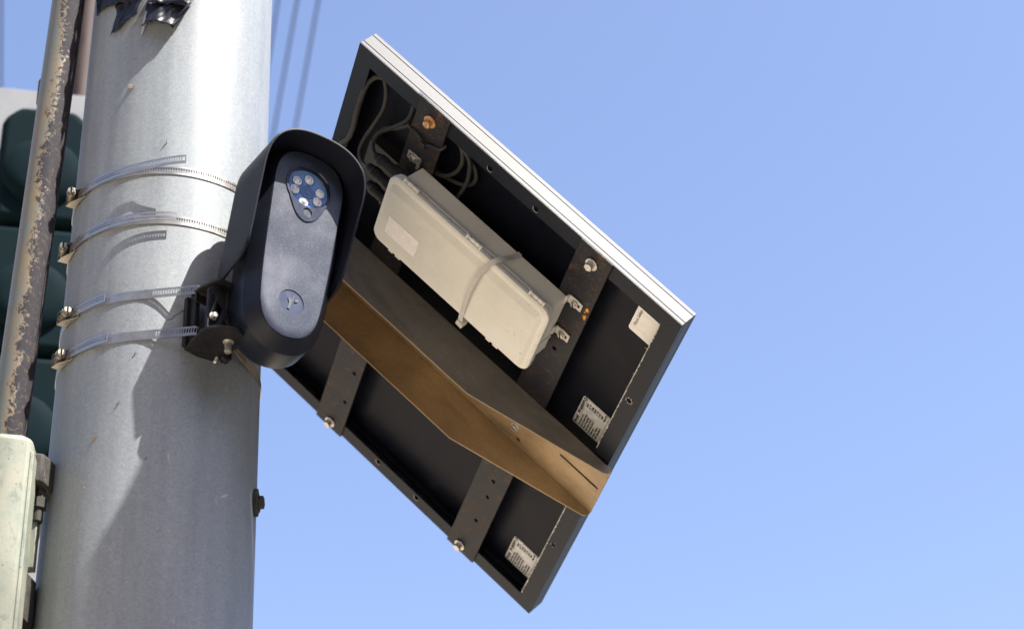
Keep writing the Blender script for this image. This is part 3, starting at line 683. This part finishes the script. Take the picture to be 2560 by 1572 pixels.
b = PB(oa); b.cyl((.4697, .4300, w0), (0, 0, 1), .0085, .0012, 20); b.cyl((.4697, .4300, w0 + .0012), (0, 0, 1), .0052, .004, 16); b.build("rivet", "steel", arm, bevel=.0005)
b = PB(oa); b.bx(.4645, .4750, .4295, .4305, w0 + .0050, w0 + .0056); b.build("rivet_slot", "hole", arm)
for (u, w_) in ((.30, .058), (.235, .040), (.262, .062), (.19, .05), (.345, .030), (.37, .052)):
    b = PB(oa); b.cyl((u, V1 - .0006, w_), (0, -1, 0), .0018, .0011, 10); b.build("rivet_head", "chan", arm, bevel=.0004)
# plate that meets the pole
b = MB(); q = [P(a, z_, .0008) - Vector((0, 0, 0)) for z_ in (3.38, 3.52) for a in (84, 92, 100, 110, 122, 134)]
b.add([tuple(arm.matrix_world.inverted() @ v) for v in q], [(i, i + 1, i + 7, i + 6) for i in range(5)]); b.build("saddle_plate", "chan", arm, solid=.003)

# ------------------------------------------------------------------ enclosure box
ob = (.31, .17, .004)
bxo = thing("battery_box", "cream weatherproof plastic box with hinged lid strapped under the solar panel", "enclosure", tp_at(*ob))
def rr_ring(u0, u1, v0, v1, w, r): return [(x, y, w) for x, y in rrect(u0, u1, v0, v1, r, 6)]
b = PB(ob); b.rings([rr_ring(.1665, .4597, .1115, .238, .0042, .003), rr_ring(.1655, .4607, .110, .2395, .030, .004), rr_ring(.1610, .4640, .107, .243, .0300 + .0001, .006), rr_ring(.160, .465, .106, .244, .0440, .007)] if False else [rr_ring(.1665, .4597, .1120, .236, .0042, .003), rr_ring(.1650, .4605, .1105, .238, .0400, .005), rr_ring(.1530, .4665, .1065, .2420, .0405, .015), rr_ring(.1525, .4670, .1060, .2425, .0455, .015), rr_ring(.1580, .4620, .1110, .2375, .0456, .012), rr_ring(.1580, .4620, .1110, .2375, .0480, .012)])
b.build("base", "box", bxo, bevel=.0010)
b = PB(ob); b.rings([rr_ring(.1520, .4680, .1050, .2435, .0474, .016), rr_ring(.1510, .4690, .1040, .2445, .0490, .017), rr_ring(.1510, .4690, .1040, .2445, .0555, .017), rr_ring(.1540, .4660, .1070, .2415, .0580, .016), rr_ring(.1600, .4600, .1150, .2370, .0580, .007), rr_ring(.1635, .4550, .1225, .2330, .0640, .006), rr_ring(.1665, .4520, .1255, .2300, .0652, .005)])
lid = b.build("lid", "box", bxo, bevel=.0008)
b = PB(ob); b.poly([rrect(.1760, .2370, .1700, .2060, .002)], .0654, .0657, ); bl = b.build("blank_label", "white2", bxo, label="blank pale sticker on the lid")
for u0 in (.172, .298, .4225):
    b = PB(ob)
    for k, (a, r_) in enumerate(((0, .0036), (.0085, .0030), (.0175, .0030), (.0260, .0036))):
        L_ = .0035 if k in (0, 3) else .0075; b.cyl((u0 + a, .1025, .0500), (1, 0, 0), r_, L_, 14)
    b.cyl((u0, .1025, .0500), (1, 0, 0), .0016, .029, 10)
    for a in (0, .026): b.bx(u0 + a, u0 + a + .0035, .1030, .112, .0440, .0545)
    b.build("hinge", "box", bxo, bevel=.0005)
for u0 in (.181, .384):
    b = PB(ob); b.bx(u0, u0 + .030, .2450, .2500, .0420, .0500); b.bx(u0 + .003, u0 + .012, .2500, .2530, .0400, .0520); b.bx(u0 + .017, u0 + .027, .2500, .2530, .0400, .0520); b.build("latch", "box", bxo, bevel=.0006)
# moulded rib on the end
b = PB(ob); b.bx(.4600, .4615, .200, .206, .006, .040); b.build("end_rib", "box", bxo, bevel=.0005)
def tab(u, v, sgn):
    b = PB(ob); b.poly([[(u - .0125 * sgn, v - .008), (u + .002 * sgn, v - .0088), (u + .0125 * sgn, v - .0075), (u + .0125 * sgn, v + .0075), (u + .002 * sgn, v + .0075), (u - .0125 * sgn, v + .007)][::sgn] , [(x, y) for x, y in circ(u + .007 * sgn, v, .0018, 10, .0034)]], .0045, .0062)
    b.bx(min(u - .0145 * sgn, u - .0115 * sgn), max(u - .0145 * sgn, u - .0115 * sgn), v - .008, v + .007, .0062, .0130)
    tb = b.build("mounting_tab", "tie" if sgn > 0 else "steel", bxo, bevel=.0006)
    b = PB(ob); b.cyl((u, v, .0062), (.03, .05, 1), .0062, .003, 20); b.cyl((u, v, .0092), (.03, .05, 1), .0046, .0022, 18); b.build("screw", "steel", tb, bevel=.0005); 
    b = PB(ob); b.box((0, 0, 0), (.0050, .0006, .0005), Matrix.Translation((u, v, .0116)) @ Matrix.Rotation(1.1, 4, 'Z')); b.build("screw_slot", "hole", tb)
tab(.4742, .1105, 1); tab(.4760, .1822, 1); tab(.1490, .1075, -1)

# zip tie round the box
ot = (.35, .17, .03)
zt = thing("zip_tie", "off-white nylon zip tie looped round the cream box", "cable tie", tp_at(*ot))
path = [(.3655, .1085, .006), (.3645, .1060, .022), (.3610, .1000, .040), (.3560, .1000, .054), (.3520, .1080, .0640), (.3495, .1200, .0705), (.3470, .1400, .0735), (.3450, .1650, .0735), (.3445, .1900, .0712), (.3445, .2150, .0680), (.3440, .2380, .0645), (.3435, .2520, .0580), (.343, .254, .040), (.345, .246, .012), (.347, .240, .005)]
path = cat_rom(path, 5); b = PB(ot); rg = []
for i, p in enumerate(path):
    t = (path[min(i + 1, len(path) - 1)] - path[max(i - 1, 0)]).normalized(); side = Vector((1, .06, 0)); side = (side - t * side.dot(t)).normalized(); nn = t.cross(side)
    rg.append([p + side * (.0040 * a) + nn * (.0007 * c_) for a, c_ in ((-1, -1), (-1, .3), (-.6, 1), (.6, 1), (1, .3), (1, -1))])
b.rings(rg); b.build("strap", "tie", zt)
b = PB(ot); b.box((0, 0, 0), (.0062, .0048, .0065), Matrix.Translation((.3437, .2565, .0560)) @ Matrix.Rotation(.15, 4, 'Z')); b.box((0, 0, 0), (.0040, .0045, .0016), Matrix.Translation((.3437, .2600, .0490))); b.build("tie_head", "tie", zt, bevel=.0009)

# ------------------------------------------------------------------ cables
CG = "grey cables under the solar panel"
def cable(name, label, pts, r=.0033, mat="cable"):
    o_ = pts[0]; b = PB(o_); b.tube(cat_rom(pts, 7), r, 12)
    o = b.build(name, mat, None, T=tp_at(*o_)); tag(o, label, "cable", CG); return o
cable("cable", "grey cable leaving the panel corner and going through a hole beside the hood", [(.060, .046, -.024), (.041, .049, -.020), (.033, .052, -.013), (.028, .067, -.006), (.029, .094, .000), (.033, .118, .006), (.035, .148, .007), (.031, .176, .006), (.019, .200, .002), (.012, .212, -.010)], .0042)
cable("cable", "grey cable curling from the panel corner down to the lower connector", [(.030, .048, -.024), (.040, .046, -.020), (.052, .047, -.014), (.062, .060, -.010), (.066, .087, -.008), (.060, .127, -.004), (.056, .155, .002), (.061, .172, .012), (.078, .176, .022), (.099, .158, .034), (.106, .157, .034)])
cable("cable", "grey cable arching to the upper connector beside the first bar", [(.104, .045, -.023), (.106, .056, -.020), (.108, .068, -.016), (.105, .081, -.010), (.092, .100, -.002), (.080, .117, .008), (.084, .128, .020), (.098, .129, .031), (.110, .127, .034)])
cable("cable", "grey cable passing under the first bar near its zip tie", [(.192, .026, -.022), (.165, .046, -.014), (.127, .065, -.008), (.112, .081, -.006), (.097, .099, -.006), (.080, .115, -.008), (.070, .135, -.014), (.066, .150, -.020)])
cable("cable", "looped grey cable coil emerging beyond the first bar", [(.150, .112, -.012), (.170, .119, -.010), (.184, .119, -.010), (.201, .107, -.010), (.214, .086, -.010), (.218, .062, -.010), (.210, .042, -.011), (.198, .034, -.012), (.186, .036, -.014), (.165, .042, -.016)])
cable("cable", "grey cable loop hanging lowest beside the first bar, above the cream box", [(.192, .040, -.016), (.206, .039, -.012), (.220, .043, -.011), (.230, .054, -.011), (.236, .078, -.010), (.235, .103, -.010), (.229, .129, -.010), (.222, .150, -.010)])
cable("cable", "outermost grey cable loop lying on the panel back sheet", [(.155, .118, -.018), (.174, .124, -.019), (.190, .124, -.020), (.212, .117, -.020), (.232, .105, -.020), (.243, .085, -.020), (.237, .066, -.020), (.220, .055, -.019), (.203, .047, -.018)])
def gland(label, p0, p1, r):
    t = thing("cable_connector", label, "connector", tp_at(*p0), "black connectors on the end of the cream box"); p0_, p1_ = Vector(p0), Vector(p1); d = (p1_ - p0_)
    b = PB(p0); b.tube([p0_, p0_ + d * .12, p0_ + d * .14, p0_ + d * .30, p0_ + d * .32, p0_ + d * .5], [r * .65, r * .8, r * .95, r * .95, r * .85, r * .85], 16); b.build("cable_nut", "black", t, ang=25)
    b = PB(p0); b.tube([p0_ + d * .5, p0_ + d * .51, p0_ + d * .8], [r * 1.12] * 3, 10); b.build("gland_nut", "black", t, ang=25, bevel=.0006)
    b = PB(p0); b.tube([p0_ + d * .8, p1_], [r * .95, r * .95], 16); b.build("gland_thread", "black", t, ang=25)
gland("black cable connector uppermost on the end of the cream box", (.103, .1285, .034), (.170, .128, .030), .0102)
gland("black cable connector in the middle on the end of the cream box", (.096, .158, .034), (.170, .162, .030), .0100)
gland("black cable connector lowest on the end of the cream box", (.104, .188, .034), (.170, .196, .030), .0100)
b = PB((.158, .067, .008)); b.tube(cat_rom([(.118, .062, -.002), (.126, .060, .006), (.142, .060, .0065), (.158, .066, .007), (.170, .060, .007), (.186, .053, .006), (.189, .047, -.001)], 4), .0026, 8); b.box((.158, .067, .0085), (.005, .004, .003))
o = b.build("cable_tie", "black", None, T=tp_at(.158, .067, .008)); tag(o, "small black cable tie wrapped across the bar nearest the pole", "cable tie")

# ------------------------------------------------------------------ black tape wrapped round the top of the pole
tpz = thing("tape_wrap", "torn black vinyl tape wrapped round the top of the pole", "tape", Matrix.Translation(P(-15, 3.84) - Vector((0, 0, 0))))
Ti = tpz.matrix_world.inverted()
def tape(corners, offf, seed, nu=26, nv=12, amp=.0016, name="tape_strip", mat="tape"):
    """corners: bottom-left, bottom-right, top-right, top-left as (az, z); offf(s, t) gives the stand-off"""
    rr = random.Random(seed); ph = [rr.uniform(0, 6) for _ in range(8)]; b = MB(); rg = []
    for j in range(nv + 1):
        t = j / nv; row = []
        for i in range(nu + 1):
            s_ = i / nu
            a = (corners[0][0] * (1 - s_) + corners[1][0] * s_) * (1 - t) + (corners[3][0] * (1 - s_) + corners[2][0] * s_) * t
            z_ = (corners[0][1] * (1 - s_) + corners[1][1] * s_) * (1 - t) + (corners[3][1] * (1 - s_) + corners[2][1] * s_) * t
            wv = amp * (sin(9 * s_ + ph[0]) * sin(5 * t + ph[1]) + .5 * sin(21 * s_ + 6 * t + ph[2]) + .35 * sin(33 * s_ - 11 * t + ph[3]))
            if t < .01: z_ += .0014 * sin(19 * s_ + ph[4]) + .0010 * sin(43 * s_ + ph[5])
            row.append(Ti @ P(a, z_, max(.0008, .0018 + offf(s_, t) + wv)))
        rg.append(row)
    b.rings(rg, False, False); return b.build(name, mat, tpz, solid=.0006, ang=60)
tape([(-58.5, 3.879), (-33, 3.860), (-26, 3.93), (-58, 3.95)], lambda s, t: .002 + .004 * (1 - t) * s, 1)
tape([(-37, 3.8010), (-16.5, 3.8170), (-13, 3.868), (-33, 3.855)], lambda s, t: .002 + .008 * s * (1 - t) + .006 * (t > .8) * (t - .8) * 5, 2)
tape([(-14.5, 3.7960), (5.5, 3.7800), (13.5, 3.825), (-10.5, 3.835)], lambda s, t: .003 + .012 * (1 - abs(2 * s - 1) ** 2) * (1 - t) + .010 * s * (1 - t) + .008 * t * t, 3)
tape([(-11.0, 3.832), (14.0, 3.822), (22.5, 3.90), (-4, 3.91)], lambda s, t: .008 * (1 - t) + .012 * s * (1 - t) + .004 * sin(6 * s) ** 2, 4, amp=.0024)
tape([(-33.5, 3.852), (-12.5, 3.864), (-4, 3.93), (-32, 3.94)], lambda s, t: .007 * (1 - t) + .004 * s, 5, amp=.0024)
tape([(-60, 3.925), (24, 3.885), (26, 3.96), (-60, 3.99)], lambda s, t: .006 + .002 * sin(14 * s), 6, nu=60, amp=.003)
b = MB(); strand = [P(-4.5, 3.872, .012), P(-7.0, 3.845, .012), P(-10.0, 3.822, .009), P(-12.2, 3.800, .006), P(-14.0, 3.778, .003)]
rg = []
for i, p in enumerate(strand):
    w_ = (.0034, .0042, .0040, .0034, .0010)[i]; rg.append([Ti @ (p + Vector((w_, 0, 0))), Ti @ (p - Vector((w_, 0, 0)))])
b.rings(rg, False, False); b.build("torn_strand", "tapestring", tpz, solid=.0008)
b = MB()
for pts_ in ([P(4.8, 3.781, .018), P(9, 3.80, .024), P(13, 3.822, .022), P(16, 3.846, .020), P(20, 3.87, .016)],):
    b.tube([Ti @ p for p in pts_], [.0004, .0009, .0012, .0012, .0010], 6)
b.build("curled_edge", "tape", tpz)

# ------------------------------------------------------------------ rusty conduit beside the pole
pa, pb = Vector((-.7299, 2.6928, 3.1038)), Vector((-.7089, 2.6984, 3.9210)); dp = (pb - pa).normalized(); T = dp.to_track_quat('Z', 'X').to_matrix().to_4x4()
T = Matrix.Translation(pa); 
b = MB(); rg = []
for k in range(60):
    s_ = -.12 + 1.6 * k / 59; c_ = dp * s_; rg.append([c_ + Vector((.0262 * cos(a), .0262 * sin(a), 0)) for a in [2 * pi * j / 40 for j in range(40)]])
b.rings(rg); o = b.build("rusty_conduit", "rust", None, T=T, ang=60); tag(o, "rust-spotted painted conduit pipe leaning beside the left of the pole", "pipe")
# cobweb at its foot
b = MB(); rr = random.Random(11)
for k in range(14):
    a = pa + Vector((rr.uniform(-.02, .025), -.03 + rr.uniform(-.012, .004), rr.uniform(-.035, -.012))); q = a + Vector((rr.uniform(-.012, .016), rr.uniform(-.004, .004), rr.uniform(-.008, .010)))
    m_ = (a + q) / 2 + Vector((0, 0, rr.uniform(-.003, .001))); b.tube([v - pa for v in (a, m_, q)], .00014, 4)
o = b.build("cobweb", "web", None, T=Matrix.Translation(pa)); tag(o, "thin pale cobweb strands at the foot of the rusty pipe", "cobweb")
# thinner dark conduit behind it
def azp(px_az, D, z): a = radians(px_az); return Vector((D * sin(a), D * cos(a), z))
b = MB(); c0 = Vector((-.758, 2.86, 3.80)); pts = [Vector((-.746, 2.86, 4.15)), Vector((-.752, 2.86, 3.98)), Vector((-.760, 2.86, 3.90)), Vector((-.770, 2.86, 3.865)), Vector((-.772, 2.86, 3.80)), Vector((-.772, 2.86, 3.3))]
cd2 = thing("thin_conduit", "thin dark conduit partly hidden behind the rusty pipe", "pipe", Matrix.Translation(c0))
b.tube([p - c0 for p in pts], [.009, .009, .010, .013, .013, .010], 16); b.build("tube", "cast", cd2)
b = MB(); b.cyl(Vector((-.771, 2.86, 3.83)) - c0, (0, 0, 1), .017, .05, 18); b.build("coupling", "cast", cd2, bevel=.003)

# ------------------------------------------------------------------ pale green cast box at the lower left
og = Vector((-.76, 2.66, 2.5)); gb = thing("terminal_box", "weathered pale green metal box clamped to the left of the pole under the rusty pipe", "metal box", Matrix.Translation(og))
out = [(-.870, 2.612), (-.800, 2.596), (-.720, 2.594), (-.684, 2.603), (-.6725, 2.616), (-.676, 2.655), (-.692, 2.690), (-.715, 2.735), (-.870, 2.745)]
b = MB(); b.rings([[Vector((x, y, z)) - og for x, y in out] for z in (2.30, 3.058)]); b.build("housing", "green", gb, bevel=.010, seg=4)
b = MB(); sg = [(-.6745, 2.6135), (-.6700, 2.616), (-.6735, 2.657), (-.6780, 2.656)]; b.rings([[Vector((x, y, z)) - og for x, y in sg] for z in (2.30, 3.035)]); b.build("edge_seam", "green", gb, bevel=.001)
b = MB(); b.cyl(Vector((-.7250, 2.5965, 2.752)) - og, (0, -1, 0), .032, .010, 32, r2=.028); b.build("round_cap", "green", gb, bevel=.002)
oc = Vector((-.67, 2.68, 3.0)); cb = thing("cast_clamp", "grimy cast clamp wedged between the green box and the pole", "bracket", Matrix.Translation(oc))
b = MB(); b.poly([[(-.690, 2.640), (-.664, 2.648), (-.652, 2.690), (-.668, 2.725), (-.694, 2.705)]], 3.004, 3.050); b.v = [tuple(Vector(v) - oc) for v in b.v]; b.build("upper_lug", "cast", cb, bevel=.004)
b = MB(); b.cyl(Vector((-.672, 2.675, 2.955)) - oc, (0, 0, 1), .008, .05, 16); b.cyl(Vector((-.672, 2.675, 2.975)) - oc, (0, 0, 1), .012, .016, 6); b.build("clamp_bolt", "cast", cb, bevel=.0006)
b = MB(); b.bx(-.682 - oc.x, -.6705 - oc.x, 2.672 - oc.y, 2.690 - oc.y, 2.885 - 3.0, 2.960 - 3.0); b.build("spacer", "green", cb, bevel=.001)
b = MB(); b.poly([[(-.695, 2.645), (-.674, 2.650), (-.668, 2.690), (-.676, 2.72), (-.70, 2.71)]], 2.80, 2.872); b.v = [tuple(Vector(v) - oc) for v in b.v]; b.build("lower_lug", "cast", cb, bevel=.004)
b = MB(); b.bx(-.690 - oc.x, -.6725 - oc.x, 2.70 - oc.y, 2.715 - oc.y, 2.55 - 3.0, 2.815 - 3.0); b.build("back_strip", "green", cb, bevel=.001)

# ------------------------------------------------------------------ traffic signal head behind
D = 4.0; a_ = radians(-14.95); so_ = Vector((D * sin(a_), D * cos(a_), 3.92)); Ts = Matrix.Rotation(radians(13), 4, 'Z'); Ts.translation = so_
ts = thing("traffic_signal", "dark teal traffic signal head seen from behind, out of focus past the pole", "traffic signal", Ts)
for k, (z1, z0) in enumerate(((.625, .310), (.306, -.010), (-.014, -.330))):
    hw = .097; ch = .035
    prof = [(-hw, z0), (hw, z0), (hw, z1 - ch), (hw - ch, z1), (-hw + ch, z1), (-hw, z1 - ch)] if k == 0 else [(-hw, z0), (hw, z0), (hw, z1), (-hw, z1)]
    b = MB(); b.rings([[Vector((x * q, y, (z0 + z1) / 2 + (z - (z0 + z1) / 2) * q)) for x, z in prof] for y, q in ((.10, 1.0), (-.06, 1.0), (-.09, .93))]); b.build("signal_section", "teal", ts, bevel=.012, seg=3)
    b = MB(); zc = z0 + .130
    b.rings([[Vector((rr_ * cos(t), yy, zc + rr_ * sin(t))) for t in [2 * pi * j / 36 for j in range(36)]] for rr_, yy in ((.086, -.088), (.084, -.100), (.076, -.108), (.05, -.114), (.001, -.116))]); b.build("round_back", "teal", ts, bevel=0)
b = MB(); b.bx(-.30, .21, .02, .024, -.50, .745); b.build("backplate", "greyplate", ts, bevel=.002)
ps = thing("rusted_post", "thin brown rusted post behind the pole, above the signal backplate", "post", Matrix.Translation((-1.024, 4.10, 0)))
b = MB(); b.tube([(0, 0, 0), (0, 0, 9)], .022, 18); b.build("post_shaft", "brown", ps)

# ------------------------------------------------------------------ overhead wires
WG = "overhead wires crossing behind the pole"
for lab, p, q in (("dark overhead wire closest to the right edge of the pole", (-3.67, 20.399, 9), (3.319, -12.429, 9)),
                  ("dark overhead wire, middle of the three to the right of the pole", (-3.663, 20.384, 9), (3.433, -11.689, 9)),
                  ("dark overhead wire farthest to the right of the pole", (-3.474, 20.407, 9), (3.411, -11.728, 9)),
                  ("dark overhead wire at the far left edge of the photo", (-5.234, 20.294, 9), (2.052, -12.219, 9))):
    p, q = Vector(p), Vector(q); b = MB(); n = 24
    b.tube([(q - p) * (k / n) for k in range(n + 1)], .0065, 8); o = b.build("overhead_wire", "wire", None, T=Matrix.Translation(p)); tag(o, lab, "wire", WG)

# ------------------------------------------------------------------ made-up beacon out of view overhead, added to shade the lower pole
sx_ = Vector((XD.x, XD.y, 0)).normalized(); sb = Vector((-sx_.y, sx_.x, 0))
TBk = Matrix((sx_, sb, Vector((0, 0, 1)))).transposed().to_4x4(); TBk.translation = DO + XD * .012 - ZD * .418 + sdir * 1.32
bk = thing("added_beacon", "made-up teal beacon hung out of view above the camera to shade the pole", "beacon", TBk)
b = MB(); b.bx(-.105, .120, -.09, .09, -.125, .075); b.build("added_beacon_housing", "teal", bk, bevel=.008, seg=3)
bp_ = [(-.132, .100), (-.118, .130), (-.106, .170), (-.097, .203), (-.087, .233), (-.085, .274), (-.079, .312), (-.0745, .325), (-.0735, .25), (-.076, .19), (-.0735, .16), (-.064, .137), (-.048, .120), (-.028, .114), (-.006, .116), (.012, .129), (.023, .149), (.031, .178), (.040, .229), (.048, .28), (.055, .308), (.062, .290), (.081, .240), (.093, .210), (.116, .155), (.138, .100), (.150, .050), (.150, -.125), (-.132, -.125)]  # outline shaped to cast the wanted shadow edge on the pole
b = MB(); b.poly([bp_], -.002, .002, Matrix(((1, 0, 0, 0), (0, 0, 1, .0925), (0, 1, 0, 0), (0, 0, 0, 1)))); b.build("shadow_cut_backplate", "teal", bk)
b = MB(); b.cyl((0, -.09, -.02), (0, -1, 0), .075, .03, 32); b.build("added_beacon_lens", "orange", bk, bevel=.004)
b = MB(); ld = TBk.to_3x3().inverted() @ sdir; b.cyl(ld * .12, ld, .030, 4.2, 20); b.build("added_beacon_rod", "galv", bk)
c = TBk @ (ld * 4.3); p = c + Vector((-24, -1.5, 1.2)); q = c + Vector((24, 1.5, 1.2))
b = MB(); b.tube([p - p, c - p, q - p], .007, 8); o = b.build("added_span_wire", "wire", None, T=Matrix.Translation(p)); tag(o, "span wire high above the street holding up the beacon rod", "wire")
